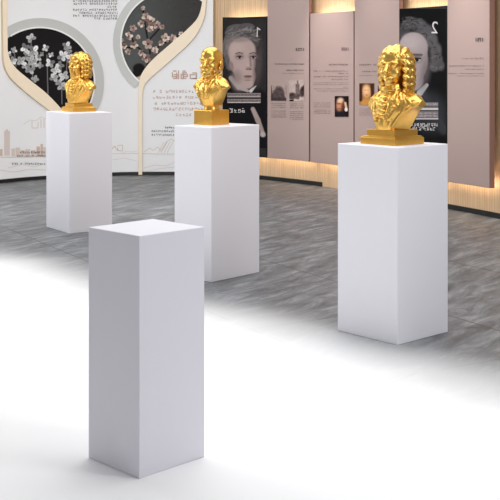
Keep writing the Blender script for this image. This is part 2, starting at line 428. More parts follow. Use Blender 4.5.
def paint_blossom(X, Y):
    t = sstep(125, 200, X); cv = Canvas(X, Y, (84, 89, 87)); cv.mix(t*.8, (58, 55, 55)); r = random.Random(11)
    cv.rect(118, 73.5, 150, 90, (196, 188, 170)); cv.ell(139, 69, 6, 5.5, (22, 20, 22)); cv.ell(136, 74, 5, 3, (24, 22, 24))
    for x0, y0, x1, y1 in ((147, 66, 150, 52), (150, 52, 146, 30), (146, 30, 143, 10), (149, 40, 160, 28), (148, 56, 134, 44), (134, 44, 130, 32), (150, 52, 166, 42), (166, 42, 182, 34), (134, 48, 124, 47)):
        cv.seg(x0, y0, x1, y1, .8, (34, 27, 28))
    for x, y, s in ((143, 8, 2.2), (146, 17, 4.2), (151, 21, 4.4), (141, 24, 3.6), (157, 25, 4), (162, 27, 2.6), (150, 29, 3.4), (133, 28, 3.6), (129, 36, 4), (124, 46, 3.2), (134, 45, 3.8), (128, 52, 3.0), (148, 44, 5.2), (138, 37, 2.4), (146, 58, 4.6), (141, 53, 3.2), (155, 50, 3.4), (166, 38, 4.6), (173, 38, 3.6), (181, 34, 2.6), (161, 43, 2.8), (122, 40, 2)):
        flower(cv, x, y, s*.88, r, (240, 222, 206), (128, 100, 94)); cv.ell(x, y, s*.2, s*.2, (60, 36, 34), 0, .5)
    cv.noise(4, 5, 200, 1.2, 1.2); return cv.c

def disc_picture(cx, cy, r, curve_in, curve_out, paint, keep_side, a0, a1, label, ringr):
    root = empty('round_picture', (0, 0, 0))
    P = offset(WL, 0.006)
    xs = np.linspace(cx-r-1, cx+r+1, 230); ys = np.linspace(cy-r-1, cy+r+1, 230)
    A = resample(curve_in); B = resample(curve_out); mid = (A+B)/2
    o = np.argsort(mid[:, 0])
    def keep(X, Y):
        lim = np.interp(X, mid[o][:, 0], mid[o][:, 1])
        k = (np.hypot(X-cx, Y-cy) < r+.5) & keep_side(X, Y, lim)
        return k
    print_mesh('picture', xs, ys, curved_place(P), paint, root, keep)
    ring(cx, cy, r+1.2, ringr, a0, a1, root, 0.020, 'outer_ring', M['ring'])
    ring(cx, cy, r-.2, r+1.4, a0, a1, root, 0.032, 'inner_lip', M['ring_lip'])
    tag(root, label, 'picture'); return root
disc_picture(40, 82, 54, in1, out1, paint_orchid, lambda X, Y, l: (Y < l) & (X > 5) , -123, 56,
             'round black picture of white orchids behind the leftmost gold bust', 64)
disc_picture(172, 42, 50.5, in2, out2, paint_blossom, lambda X, Y, l: (Y < l) & (X > 120) & (X < 205), 129, 308,
             'round grey picture of pale pink blossom branches at top centre left', 59)

# ------------------------------------------------------------------ flat boards on the wood wall
STAND = 0.13
PF = offset(WR, STAND)
def board(name, x0, x1, ztop, zbot, mats, label, cat, group=None, thick=0.05, face_mat=0, led_top=False):
    a, b = hit(PF, x0), hit(PF, x1); t = (b-a)/np.linalg.norm(b-a); nn = np.array([t[1], -t[0]])
    root = empty(name, ((a[0]+b[0])/2, (a[1]+b[1])/2, zbot))
    org = Vector(root.location)
    def P3(p, z, off=0.0): return Vector((p[0]+nn[0]*off, p[1]+nn[1]*off, z))-org
    mb = MB()
    fr = [P3(a, zbot), P3(b, zbot), P3(b, ztop), P3(a, ztop)]
    bk = [P3(a, zbot, -thick), P3(b, zbot, -thick), P3(b, ztop, -thick), P3(a, ztop, -thick)]
    mb.prism(fr, bk, 0, 1); o = mb.build('panel', mats, root); recalc(o)
    bev = o.modifiers.new('b', 'BEVEL'); bev.width = 0.003; bev.segments = 2
    def led(zc):
        mb = MB(); z0, z1 = zc-.007, zc+.007; e = t*0.03
        mb.prism([P3(a+e, z0, -thick-.001), P3(b-e, z0, -thick-.001), P3(b-e, z1, -thick-.001), P3(a+e, z1, -thick-.001)],
                 [P3(a+e, z0, -thick-.012), P3(b-e, z0, -thick-.012), P3(b-e, z1, -thick-.012), P3(a+e, z1, -thick-.012)])
        q = mb.build('light_strip', M['led'], root); recalc(q); q['label'] = 'warm glowing light strip'
    led(zbot+.02)
    if ztop < 2.5: led(ztop-.02)
    tag(root, label, cat, group)
    def place(x, y, off=0.003):
        k = (x-250)/F; d0, d1 = a, b           # intersect the sight line with the flat board
        den = (d1[0]-d0[0])-k*(d1[1]-d0[1]); s = (k*d0[1]-d0[0])/den
        p = a+(b-a)*s; p2 = p+nn*off
        return Vector((p2[0], p2[1], EYE-(y-HY)*p[1]/F))-org
    return root, place
def board_print(root, place, x0, x1, y0, y1, nx, ny, paint, name='picture', off=0.003):
    xs = np.linspace(x0, x1, nx); ys = np.linspace(y0, y1, ny)
    def pf(xs_): return [(lambda y, x=x: place(x, y, off)) for x in xs_]
    return print_mesh(name, xs, ys, pf, paint, root)
def text_mesh(root, place, txt, x0, y0, x1, y1, m, name='lettering', off=0.0045, bold=0.0):
    cu = bpy.data.curves.new('t', 'FONT'); cu.body = txt; cu.offset = bold
    to = bpy.data.objects.new('t', cu); C.objects.link(to)
    dg = bpy.context.evaluated_depsgraph_get(); dg.update(); me0 = to.evaluated_get(dg).to_mesh()
    co = np.array([v.co[:] for v in me0.vertices]); fs = [tuple(p.vertices) for p in me0.polygons]
    to.evaluated_get(dg).to_mesh_clear(); bpy.data.objects.remove(to)
    mn, mx = co.min(0), co.max(0)
    v = [place(x1-(c[0]-mn[0])/(mx[0]-mn[0])*(x1-x0), y1-(c[1]-mn[1])/(mx[1]-mn[1])*(y1-y0), off) for c in co]   # mirrored, as seen
    mb = MB(); mb.v = [tuple(p) for p in v]; mb.f = fs; mb.mi = [0]*len(fs)
    return mb.build(name, m, root)

ZB, ZT, ZH = 0.283, 1.965, 3.05
boardm = [M['black'], M['black']]; pinkm = [M['pink'], M['pink_edge']]

def paint_p1(X, Y):
    cv = Canvas(X, Y, (34, 32, 33))
    cv.ell(243, 24, 24, 9, (56, 52, 51), 0, .9, .6); cv.ell(263, 55, 6, 30, (60, 57, 57), 0, .8, .5)
    # neck, coat
    cv.ell(240, 112, 34, 28, (17, 16, 19), 0, .1); cv.rect(220, 106, 268, 170, (17, 16, 19))
    cv.ell(240, 80, 9, 12, (118, 104, 103), 10, .3)
    cv.seg(231, 78, 239, 87, 2.2, (176, 164, 160), .4, 1, 2.6); cv.seg(239, 87, 248, 91, 2.6, (170, 158, 156), .4, 1, 1.4); cv.seg(251, 91, 256, 86, 1.8, (205, 198, 196), .3, 1, .6)
    # hair behind
    for x, y, a, b, g in ((241, 38, 16, 12.5, 88), (228, 48, 5.5, 13, 104), (230, 60, 4.5, 11, 96), (252, 40, 8, 9, 74), (238, 29, 11, 5, 98), (247, 27, 8, 4, 90), (232, 33, 7, 5, 92)):
        cv.ell(x, y, a, b, (g, g-5, g-6), 0, .14)
    r = random.Random(5)
    for _ in range(90):
        x = r.uniform(226, 256); y = r.uniform(27, 38)+abs(x-243)*.25; g = r.uniform(70, 150)
        cv.seg(x, y, x+r.uniform(2, 6), y+r.uniform(-3, 1.5), .6, (g, g-4, g-5), .6, .6)
    for _ in range(25):
        x = r.uniform(224, 232); y = r.uniform(42, 66); g = r.uniform(70, 135)
        cv.seg(x, y, x+r.uniform(-2, 1), y+r.uniform(2, 5), .5, (g, g-4, g-5), .6, .6)
    # face
    sk = (178, 156, 151)
    cv.ell(242.5, 52, 13.8, 14.5, sk, 0, .10); cv.ell(243, 62, 13.0, 16, sk, -4, .08); cv.ell(245.5, 75, 10.5, 12.5, sk, -8, .10); cv.ell(247.5, 83, 6.6, 6, sk, 0, .2)
    cv.ell(231.5, 66, 2.2, 4.6, (146, 124, 120), -10, .3)
    cv.ell(236, 49, 8, 8, (194, 171, 165), 0, .9, .7); cv.ell(244, 68, 7, 7, (190, 166, 160), 0, .9, .5)
    cv.ell(258, 66, 4, 20, (88, 76, 76), 4, .7, .75); cv.ell(236, 77, 6, 6, (120, 104, 102), 30, .8, .5)
    for ex in (239.6, 253.3):
        cv.ell(ex, 56.6, 4.2, 2.8, (128, 108, 105), 0, .6, .8); cv.seg(ex-3.6, 53.6, ex, 52.5, .55, (84, 70, 68), .8, .8); cv.seg(ex, 52.5, ex+3.4, 53.4, .5, (84, 70, 68), .8, .8)
        cv.ell(ex, 57.6, 2.5, 1.1, (176, 164, 160), 0, .3); cv.ell(ex+.2, 57.4, 1.25, 1.25, (40, 34, 36), 0, .3); cv.seg(ex-2.5, 56.7, ex, 56.1, .4, (52, 42, 42), .6); cv.seg(ex, 56.1, ex+2.5, 56.7, .4, (52, 42, 42), .6)
    cv.seg(250.4, 57, 251, 66, .9, (126, 106, 103), .9, .8); cv.ell(249, 68.6, 3.0, 1.4, (132, 110, 106), 0, .6, .8); cv.ell(250.4, 69.3, 1.3, .5, (76, 60, 58), 0, .5); cv.ell(247.4, 69.4, .8, .4, (90, 72, 70), 0, .5)
    cv.seg(247.6, 58, 248, 66, 1.0, (184, 162, 157), .9, .7)
    cv.ell(248, 75.9, 3.8, .8, (126, 98, 95), 0, .5); cv.ell(248, 77.7, 3.2, .9, (142, 116, 112), 0, .5); cv.seg(244.4, 76.8, 251.6, 76.7, .28, (70, 52, 52), .6)
    cv.ell(248, 80.2, 3.2, .7, (128, 107, 104), 0, .8, .7); cv.ell(240, 40.0, 11, 2.0, (132, 118, 115), -4, .9, .6)
    # caption bars, arm
    cv.rect(227.3, 93, 261, 97.4, (142, 130, 128)); cv.rect(227.3, 98.9, 261, 102.9, (142, 130, 128))
    for y0 in (93.6, 99.6):
        for k in range(28): x = 228+k*1.18; cv.rect(x, y0+r.uniform(0, .6), x+.7, y0+1.6+r.uniform(0, .9), (70, 62, 62), .75)
        cv.rect(228, y0+2.7, 260.3, y0+3.2, (224, 216, 212), .8)
    cv.seg(253, 109, 258, 120, 2.2, (168, 150, 144), .3, 1, 2.6); cv.seg(258, 120, 263, 133, 2.6, (160, 142, 136), .3, 1, 2); cv.ell(263, 134.5, 3, 2.8, (176, 166, 162), 20, .3)
    cv.noise(4, 6, 120, 1.5, 1.5); return cv.c
def paint_p2(X, Y):
    cv = Canvas(X, Y, (10, 10, 11))
    cv.ell(428, 112, 20, 22, (44, 46, 50), -30, .4); cv.seg(424, 98, 444, 130, 5, (50, 52, 56), .6)
    cv.seg(420, 93, 427, 85, 3.2, (186, 184, 186), .3, 1, 1.8)
    r = random.Random(9)
    for x, y, a, b, g in ((406, 27, 6, 6, 66), (412, 22, 7, 5, 80), (419, 25, 8, 6, 84), (426, 31, 8, 7, 88), (432, 40, 6, 8, 90), (436, 50, 6, 8, 86), (437, 60, 6, 8, 80), (435, 67, 5, 5, 82), (441, 66, 4, 5, 74), (403, 33, 4, 6, 62)):
        cv.ell(x, y, a, b, (g, g-2, g), 0, .35)
    for _ in range(110):
        k = r.random(); x = 403+k*36+r.uniform(-3, 3); y = 22+max(0, k-.45)*75+r.uniform(-6, 8)
        g = r.uniform(36, 112); a = r.uniform(0, 6.28); cv.seg(x, y, x+3*math.cos(a), y+2*math.sin(a), .6, (g, g-2, g), .6, .65)
    sk = (164, 151, 151)
    cv.ell(413.5, 48, 14.8, 16, sk, 0, .09); cv.ell(414.5, 62, 13.6, 22, sk, 6, .08); cv.ell(414, 80, 10, 11, sk, 0, .15)
    cv.ell(412, 42, 9, 7, (190, 176, 175), 0, .9, .7); cv.ell(426, 72, 5, 18, (112, 102, 104), 10, .8, .7)
    for ex in (417.4, 402.5):
        cv.ell(ex-.2, 59, 4.6, 3.8, (104, 92, 94), 0, .6, .8); cv.seg(ex-4.5, 54.6, ex+4.5, 54.9, 1.0, (84, 72, 74), .8, .9)
        cv.ell(ex, 60, 3.4, 2.0, (176, 170, 170), 0, .3); cv.ell(ex-.2, 59.8, 1.8, 1.9, (22, 20, 24), 0, .2); cv.seg(ex-3.4, 58.2, ex+3.4, 58.6, .6, (36, 30, 34), .5)
    cv.seg(408, 58, 407, 70, 1.2, (118, 104, 104), .8, .8); cv.ell(409, 72, 3.2, 1.6, (110, 92, 92), 0, .5); cv.ell(411, 80, 4.6, 1.6, (116, 84, 86), 0, .4)
    cv.rect(404, 102.5, 438.6, 106.6, (120, 112, 114)); cv.rect(404, 107.7, 438.6, 110, (196, 188, 188)); cv.rect(404, 111.2, 438.6, 117.6, (116, 108, 110)); cv.rect(404, 118, 438.6, 119.4, (190, 182, 182))
    for y0 in (103, 112.2, 114.8):
        for k in range(28): x = 405+k*1.18; cv.rect(x, y0+r.uniform(0, .6), x+.7, y0+1.5+r.uniform(0, .8), (200, 192, 192), .6)
    cv.noise(3, 8, 120, 1.5, 1.5); return cv.c

# portrait board 1
bd, plc = board('portrait_board', 222.6, 266.4, ZT, ZB, boardm, 'black portrait board of a young person with side-parted grey hair, numbered 1', 'portrait board', led_top=True)
board_print(bd, plc, 222.8, 266.2, 17.3, 148, 124, 360, paint_p1)
mb = MB(); mb.poly([plc(*p, .006) for p in ((257, 37), (257.9, 37), (258.1, 29.2), (260.8, 30.2), (260.6, 29.2), (257.4, 27))]); mb.build('number', M['ink_white'], bd)
mb = MB(); strokes(mb, lambda x, y: plc(x, y, .006), 229.5, 108.3, 246, 112.6, 0, cell=4.0, gap=.1, dens=1); mb.build('lettering', M['ink_white'], bd)
# portrait board 2
bd, plc = board('portrait_board', 399.6, 446.6, ZT, ZB, boardm, 'black portrait board of a curly-haired person behind the long-wigged gold bust, numbered 2', 'portrait board')
board_print(bd, plc, 399.8, 446.4, 8.8, 160, 130, 400, paint_p2)
text_mesh(bd, plc, '2', 432, 21.5, 438.3, 33.3, M['ink_white'], 'number', 0.006)
mb = MB(); strokes(mb, lambda x, y: plc(x, y, .006), 411, 123.2, 438, 126.6, 0, cell=2.9, gap=.08, dens=1); strokes(mb, lambda x, y: plc(x, y, .006), 413, 127, 436, 130.4, 0, cell=2.9, gap=.08, dens=1); mb.build('lettering', M['ink_white'], bd)

# rose information boards
def rows(root, place, data):
    mb = MB()
    for x0, x1, y, h, mi in data: strokes(mb, lambda x, yy: place(x, yy, .0045), x0, y, x1, y+h, mi, cell=h*1.25, gap=.12, dens=.95)
    mb.build('lettering', [M['ink_pink'], M['ink_pinkfaint']], root)
def small_pic(root, place, x0, x1, y0, y1, paint): board_print(root, place, x0, x1, y0, y1, 34, 44, paint, 'picture', .0045)

bd, plc = board('information_board', 267.4, 308.8, ZH, ZB, pinkm, 'tall rose pink information board with two small monochrome building photographs', 'information board')
text_mesh(bd, plc, '1723', 296, 48, 304, 50.9, M['ink_pink'], 'number', .0045, .02)
rows(bd, plc, [(275, 304, 63.3, 1.5, 0), (286.5, 304, 69.6, 1.3, 0), (281.5, 304, 72.9, .8, 1)] +
     [(271.5, 286, y, 1.0, 1) for y in (103, 105, 107)] + [(271.5, 286, y, 1.0, 1) for y in (110.5, 112.5, 114.5, 116.5)] +
     [(290, 304, y, 1.0, 1) for y in (103.3, 105.3, 107.3)] + [(290, 304, y, 1.0, 1) for y in (111, 113, 115, 117, 118.8)])
def pa(X, Y):
    cv = Canvas(X, Y, (178, 156, 150)); cv.ell(279, 97, 6.3, 10.5, (84, 70, 68), 0, .2); cv.rect(271, 93, 273.5, 102, (80, 66, 64)); cv.rect(271, 97.5, 287, 102, (66, 54, 54)); cv.seg(271, 84, 272, 95, .8, (90, 76, 74)); cv.noise(14, 2, 60, .8, .8); return cv.c
small_pic(bd, plc, 271.2, 286.3, 85.5, 100.8, pa)
def pb(X, Y):
    cv = Canvas(X, Y, (190, 170, 163)); cv.rect(296, 84, 299.6, 99, (116, 98, 94)); cv.rect(297, 80.5, 298.8, 86, (126, 106, 102)); cv.ell(303.5, 91, 3.4, 6, (66, 52, 52), 20, .3); cv.ell(292.5, 96, 4, 3.4, (72, 58, 56), 0, .3); cv.rect(289.5, 99.8, 294, 101.2, (36, 28, 28)); cv.seg(294, 97, 300, 95, 1.5, (90, 74, 72)); cv.noise(14, 3, 60, .8, .8); return cv.c
small_pic(bd, plc, 289.6, 304.2, 80, 101.2, pb)

bd, plc = board('information_board', 310.2, 353.4, ZT+.01, ZB, pinkm, 'shorter rose pink information board with light glowing above its top edge', 'information board')
text_mesh(bd, plc, '1685', 341.5, 47.2, 348.8, 50.6, M['ink_pinkfaint'], 'number', .0045, .02)
rows(bd, plc, [(329, 348.5, 63.8, 1.4, 0), (314, 348.5, 70.5, 1.1, 0), (338, 348.5, 72.9, 1.0, 0), (314, 348.5, 76, 1.0, 0), (332, 348.5, 78.8, 1.0, 0), (314, 348.5, 82.2, .8, 1), (314, 348.5, 84, .8, 1), (343, 348.5, 86.7, .8, 1), (314, 348.5, 88.4, .8, 1), (317, 348.5, 90.6, .8, 1)] +
     [(314, 331, y, .9, 1) for y in (102.5, 104.5, 106.5, 109.6, 111.2, 112.8)])
def pc(X, Y):
    cv = Canvas(X, Y, (22, 14, 14)); cv.ell(340, 105, 3.6, 6.4, (190, 132, 100), 6, .5); cv.ell(340.8, 100.6, 3.2, 2.8, (224, 186, 158), 0, .6); cv.ell(343, 107, 1.6, 5, (96, 54, 40), 6, .8, .8); cv.ell(339.4, 103.6, 2.2, .7, (110, 62, 46), 0, .8, .8); cv.ell(339.6, 108.6, 1.2, .5, (130, 66, 54), 0, .8); cv.seg(345.6, 103, 347, 110, 1.2, (214, 170, 140)); cv.ell(346.4, 109.5, 1.5, 2, (228, 214, 206)); cv.ell(341, 116, 6, 4, (24, 22, 34)); return cv.c
small_pic(bd, plc, 335, 348.8, 96, 116.8, pc)

bd, plc = board('information_board', 354.5, 399.1, ZH, ZB, pinkm, 'tall rose pink information board partly behind the long-wigged gold bust, with a small amber portrait', 'information board')
rows(bd, plc, [(359.5, 392, 64, 1.4, 0), (362, 394, 70.8, 1.2, 0), (359.5, 394, 75, .9, 1)] + [(359.5, 374, y, .9, 1) for y in (108.5, 110.5, 112.5, 114.5)])
def pd(X, Y):
    cv = Canvas(X, Y, (74, 44, 28)); cv.ell(367, 92, 5, 7.5, (214, 158, 106), 0, .5); cv.ell(366.6, 90, 3, 4.5, (236, 190, 140), 0, .6); cv.ell(367, 103, 8, 5, (196, 138, 70), 0, .5); cv.seg(361, 86, 361, 100, 1.4, (60, 32, 22)); cv.seg(372, 86, 373, 100, 1.2, (70, 38, 26)); cv.ell(365.4, 90, .8, .4, (110, 66, 44)); cv.ell(368.4, 90, .8, .4, (110, 66, 44)); cv.ell(367, 95, 1.2, .5, (170, 84, 64)); return cv.c
small_pic(bd, plc, 359.6, 374.4, 83.3, 104.8, pd)
def pe(X, Y):
    cv = Canvas(X, Y, (36, 28, 30)); cv.ell(386, 94, 4, 6, (150, 110, 90), 0, .4); return cv.c
small_pic(bd, plc, 378.3, 393, 86, 106, pe)

bd, plc = board('information_board', 447.3, 489.4, ZH, ZB, pinkm, 'tall rose pink information board at far right with thin dark caption lines', 'information board', thick=.062)
text_mesh(bd, plc, '1751', 476, 37.8, 483.3, 41.6, M['ink'], 'number', .0045, .02)
rows(bd, plc, [(463, 474, 58, .9, 0), (475.5, 484, 57.5, 1.7, 0), (449, 484, 65.3, 1.2, 0), (465.5, 484, 68.7, 1.0, 0), (448.5, 484, 73.0, .9, 0), (457, 484, 75.6, .7, 0)])

# ------------------------------------------------------------------ white plinths
def plinth(X, D, deg, sl, sr, H, m, label):
    th = math.radians(deg); u = Vector((math.cos(th), math.sin(th), 0)); v = Vector((-math.sin(th), math.cos(th), 0))
    N_ = Vector((X, D, 0)); c = N_+u*sr/2+v*sl/2
    mb = MB(); x, y = sr/2, sl/2
    mb.prism([(-x, -y, H), (x, -y, H), (x, y, H), (-x, y, H)], [(-x, -y, 0), (x, -y, 0), (x, y, 0), (-x, y, 0)])
    o = mb.build('plinth', m); recalc(o); o.location = c; o.rotation_euler = (0, 0, th)
    bv = o.modifiers.new('edge', 'BEVEL'); bv.width = 0.0035; bv.segments = 3
    tag(o, label, 'plinth', None); return c
plinth(0.747, 5.70, 42.3, .415, .412, 1.0, M['plinth'], 'white plinth at right, carrying the gold bust with the long curly wig')
plinth(-.251, 7.31, 47.8, .345, .469, 1.006, M['plinth'], 'white plinth in the middle carrying the bald bearded gold bust')
plinth(-1.504, 9.36, 34.1, .464, .398, 1.001, M['plinth'], 'white plinth at far left, standing before the black orchid picture')
plinth(-.382, 3.88, 44.9, .291, .306, .838, M['plinth_front'], 'empty white plinth standing in the foreground where the floor fades to white')

# ------------------------------------------------------------------ gold busts: implicit bodies polygonised with surface nets
class Field:
    def __init__(s, lo, hi, h):
        s.lo = np.array(lo); s.h = h; n = np.ceil((np.array(hi)-s.lo)/h).astype(int)+1; s.n = n
        ax = [s.lo[i]+h*np.arange(n[i]) for i in range(3)]; s.ax = ax
        s.d = np.full(tuple(n), 0.2, np.float32)
    def box(s, lo, hi):
        sl = tuple(slice(max(0, int((lo[i]-s.lo[i])/s.h)), min(s.n[i], int((hi[i]-s.lo[i])/s.h)+2)) for i in range(3))
        g = np.meshgrid(*[s.ax[i][sl[i]] for i in range(3)], indexing='ij', sparse=True); return sl, g
    def op(s, sl, d, k, sub=False):
        a = s.d[sl]
        if a.size == 0: return
        if sub: d = -d; s.d[sl] = -s.smin(-a, -d, k)
        else: s.d[sl] = s.smin(a, d, k)
    @staticmethod
    def smin(a, b, k):
        if k <= 0: return np.minimum(a, b)
        h = np.clip(.5+.5*(b-a)/k, 0, 1); return b*(1-h)+a*h-k*h*(1-h)
    def ell(s, c, r, k=.01, sub=False, R=None):
        m = max(r)+k+.02 if R is not None else 0
        e = [m]*3 if R is not None else [q+k+.02 for q in r]
        sl, (x, y, z) = s.box([c[i]-e[i] for i in range(3)], [c[i]+e[i] for i in range(3)])
        x, y, z = x-c[0], y-c[1], z-c[2]
        if R is not None: x, y, z = [R[0][i]*x+R[1][i]*y+R[2][i]*z for i in range(3)]
        k0 = np.sqrt((x/r[0])**2+(y/r[1])**2+(z/r[2])**2); k1 = np.sqrt((x/r[0]**2)**2+(y/r[1]**2)**2+(z/r[2]**2)**2)+1e-9
        s.op(sl, k0*(k0-1)/k1, k, sub)
    def cap(s, a, b, ra, rb, k=.006, sub=False):
        a, b = np.array(a, float), np.array(b, float); m = max(ra, rb)+k+.015
        sl, (x, y, z) = s.box(np.minimum(a, b)-m, np.maximum(a, b)+m); ba = b-a; L2 = ba@ba+1e-12
        t = np.clip(((x-a[0])*ba[0]+(y-a[1])*ba[1]+(z-a[2])*ba[2])/L2, 0, 1)
        d = np.sqrt((x-a[0]-t*ba[0])**2+(y-a[1]-t*ba[1])**2+(z-a[2]-t*ba[2])**2)-(ra+(rb-ra)*t)
        s.op(sl, d, k, sub)
    def chain(s, pts, r, k=.004, r1=None, sub=False):
        n = len(pts)-1; r1 = r if r1 is None else r1
        for i in range(n): s.cap(pts[i], pts[i+1], r+(r1-r)*i/n, r+(r1-r)*(i+1)/n, k, sub)
    def cyl_y(s, cx, cz, r, k=.006):           # cut with a cylinder along Y
        sl, (x, y, z) = s.box((cx-r-.03, -9, cz-r-.03), (cx+r+.03, 9, cz+r+.03))
        d = np.sqrt((x-cx)**2+(z-cz)**2)-r+0*y; s.op(sl, d, k, True)
    def below(s, z0):
        z = s.ax[2][None, None, :]; s.d = np.maximum(s.d, z0-z)
    def mesh(s):
        d = s.d.copy(); d[0] = d[-1] = .1; d[:, 0] = d[:, -1] = .1; d[:, :, 0] = d[:, :, -1] = .1
        ins = d < 0; nx, ny, nz = d.shape
        acc = np.zeros((nx-1, ny-1, nz-1, 3)); cnt = np.zeros((nx-1, ny-1, nz-1))
        off = [(i, j, k) for i in (0, 1) for j in (0, 1) for k in (0, 1)]
        for o in off:
            for ax in range(3):
                if o[ax]: continue
                p = list(o); p[ax] = 1
                A = d[o[0]:nx-1+o[0], o[1]:ny-1+o[1], o[2]:nz-1+o[2]]; B = d[p[0]:nx-1+p[0], p[1]:ny-1+p[1], p[2]:nz-1+p[2]]
                cr = (A < 0) != (B < 0); t = np.where(cr, A/(np.where(cr, A-B, 1)), 0)
                for q in range(3): acc[..., q] += np.where(cr, o[q]+(t if q == ax else 0), 0)
                cnt += cr
        act = cnt > 0; idx = -np.ones(act.shape, int); idx[act] = np.arange(act.sum())
        g = np.argwhere(act); V = (g+acc[act]/cnt[act][:, None])*s.h+s.lo
        Fs = []
        for ax in range(3):
            b, c = [(1, 2), (2, 0), (0, 1)][ax]
            sA = [slice(0, -1)]*3; 
            A = np.take(ins, range(0, d.shape[ax]-1), ax); B = np.take(ins, range(1, d.shape[ax]), ax)
            e = np.argwhere(A != B)
            e = e[(e[:, b] > 0) & (e[:, c] > 0) & (e[:, b] < d.shape[b]-1) & (e[:, c] < d.shape[c]-1)]
            flip = ins[tuple(e.T)]
            def cell(db, dc):
                q = e.copy(); q[:, b] -= db; q[:, c] -= dc; return idx[tuple(q.T)]
            Q = np.stack([cell(1, 1), cell(0, 1), cell(0, 0), cell(1, 0)], 1)
            Q[~flip] = Q[~flip][:, ::-1]; Fs.append(Q)
        return V, np.vstack(Fs)
    def build(s, name, m, parent):
        V, Q = s.mesh(); me = bpy.data.meshes.new(name); me.from_pydata(V.tolist(), [], Q.tolist()); me.materials.append(m)
        me.polygons.foreach_set('use_smooth', [True]*len(Q)); me.validate(); me.update()
        o = bpy.data.objects.new(name, me); C.objects.link(o); o.parent = parent; return o

def rotz(p, c, a):
    ca, sa = math.cos(a), math.sin(a); x, y = p[0]-c[0], p[1]-c[1]; return (c[0]+x*ca-y*sa, c[1]+x*sa+y*ca, p[2])

def head(f, T, old=False):
    """T maps head coordinates (face towards -Y, chin about .31, crown about .51) to bust coordinates"""
    E = lambda c, r, k=.012, sub=False: f.ell(T(c), r, k, sub, R=T.R)
    K = lambda a, b, ra, rb, k=.008, sub=False: f.cap(T(a), T(b), ra, rb, k, sub)
    E((0, .012, .435), (.069, .086, .080)); E((0, -.02, .375), (.054, .060, .066), .02)
    for s_ in (-1, 1):
        E((s_*.033, -.052, .377), (.024, .024, .026), .016)              # cheek
        E((s_*.070, .012, .392), (.008, .016, .024), .004)               # ear
    K((-.044, -.062, .428), (.044, -.062, .428), .012, .012, .012)        # brow ridge
    E((0, -.030, .462), (.050, .046, .040), .02)
    for s_ in (-1, 1): E((s_*.027, -.084, .412), (.017, .016, .011), .006, True)
    for s_ in (-1, 1):
        E((s_*.027, -.066, .410), (.015, .013, .011), .002)
        f.chain([T((s_*.012, -.074, .412)), T((s_*.027, -.082, .420)), T((s_*.043, -.070, .412))], .0035, .002)   # upper lid
        f.chain([T((s_*.014, -.074, .404)), T((s_*.027, -.079, .400)), T((s_*.041, -.069, .404))], .003, .002)
        f.chain([T((s_*.010, -.078, .428)), T((s_*.030, -.080, .436)), T((s_*.050, -.064, .428))], .005, .004)    # eyebrow
    f.chain([T((0, -.074, .428)), T((0, -.086, .408)), T((0, -.102, .386))], .009, .006, .013)   # nose
    for s_ in (-1, 1): E((s_*.012, -.088, .381), (.009, .011, .008), .004)
    E((0, -.074, .346), (.026, .018, .018), .012)
    if not old:
        f.chain([T((-.022, -.078, .352)), T((0, -.092, .356)), T((.022, -.078, .352))], .005, .003)
        f.chain([T((-.018, -.078, .344)), T((0, -.091, .341)), T((.018, -.078, .344))], .006, .003)
        f.chain([T((-.024, -.083, .3485)), T((0, -.098, .3495)), T((.024, -.083, .3485))], .0022, .001, sub=True)
        for s_ in (-1, 1): f.chain([T((s_*.016, -.088, .376)), T((s_*.030, -.080, .352))], .0025, .003, sub=True)
    E((0, -.068, .322), (.023, .020, .017), .012)

class TF:
    def __init__(s, yaw, pitch=0, c=(0, 0, .33), move=(0, 0, 0), sc=1.0):
        s.M = Matrix.Rotation(yaw, 3, 'Z') @ Matrix.Rotation(pitch, 3, 'X'); s.c = Vector(c); s.m = Vector(move); s.sc = sc
        # R[j][i]: component j of world offset contributes to local axis i
        s.R = [[s.M[j][i] for i in range(3)] for j in range(3)]
    def __call__(s, p): q = s.M @ ((Vector(p)-s.c)*s.sc)+s.c+s.m; return (q.x, q.y, q.z)

def torso(f, zb, wide=.175, sh=.235, cut=.172, cutz=.045, cutx=.232, deep=.082, fill=0):
    f.ell((0, .005, sh-.065), (wide*.94, deep-.004, .115), .02); f.ell((0, -.022, sh-.055), (wide*.62, deep-.004, .095), .02)
    for s_ in (-1, 1):
        f.cap((s_*.040, .01, sh+.022), (s_*(wide-.045), .008, sh-.012), .036, .040, .025)
        far = -.02 if (fill and s_ < 0) else 0
        f.cap((s_*(wide-.045+far), .008, sh-.014), (s_*(wide+.006+far), .0, sh-.040), .041, .030, .02)
        if fill and s_ > 0: f.cap((wide-.02, .0, sh-.018), (wide+.036, .006, sh-.026), .034, .014, .02)
    f.cap((0, 0, sh-.07), (0, 0, zb), .080, .060, .03)
    if fill: f.ell((0, -.028, zb+.035), (fill, .080, .090), .03)
    for s_ in (-1, 1): f.cyl_y(s_*(cutx+(.036 if s_ < 0 and fill else 0)), cutz-(.015 if s_ < 0 and fill else 0), cut)
    f.below(zb)
    f.skin = f.d.copy()
def surf(f, x, z, out=0.0):
    """front surface of the body at (x, z)"""
    i = int(round((x-f.lo[0])/f.h)); k = int(round((z-f.lo[2])/f.h)); col = f.skin[min(max(i, 0), f.n[0]-1), :, min(max(k, 0), f.n[2]-1)]
    w_ = np.where(col < .002)[0]
    return None if len(w_) == 0 else (x, f.lo[1]+f.h*w_[0]-out, z)
def on(f, pts, r, k=.004, r1=None, out=0.0, sub=False, n=5):
    P = []
    for (xa, za), (xb, zb) in zip(pts, pts[1:]):
        for t in np.linspace(0, 1, n)[:-1]: P.append(surf(f, xa+(xb-xa)*t, za+(zb-za)*t, out))
    P.append(surf(f, *pts[-1], out)); P = [p for p in P if p]
    if len(P) > 1: f.chain(P, r, k, r1, sub)
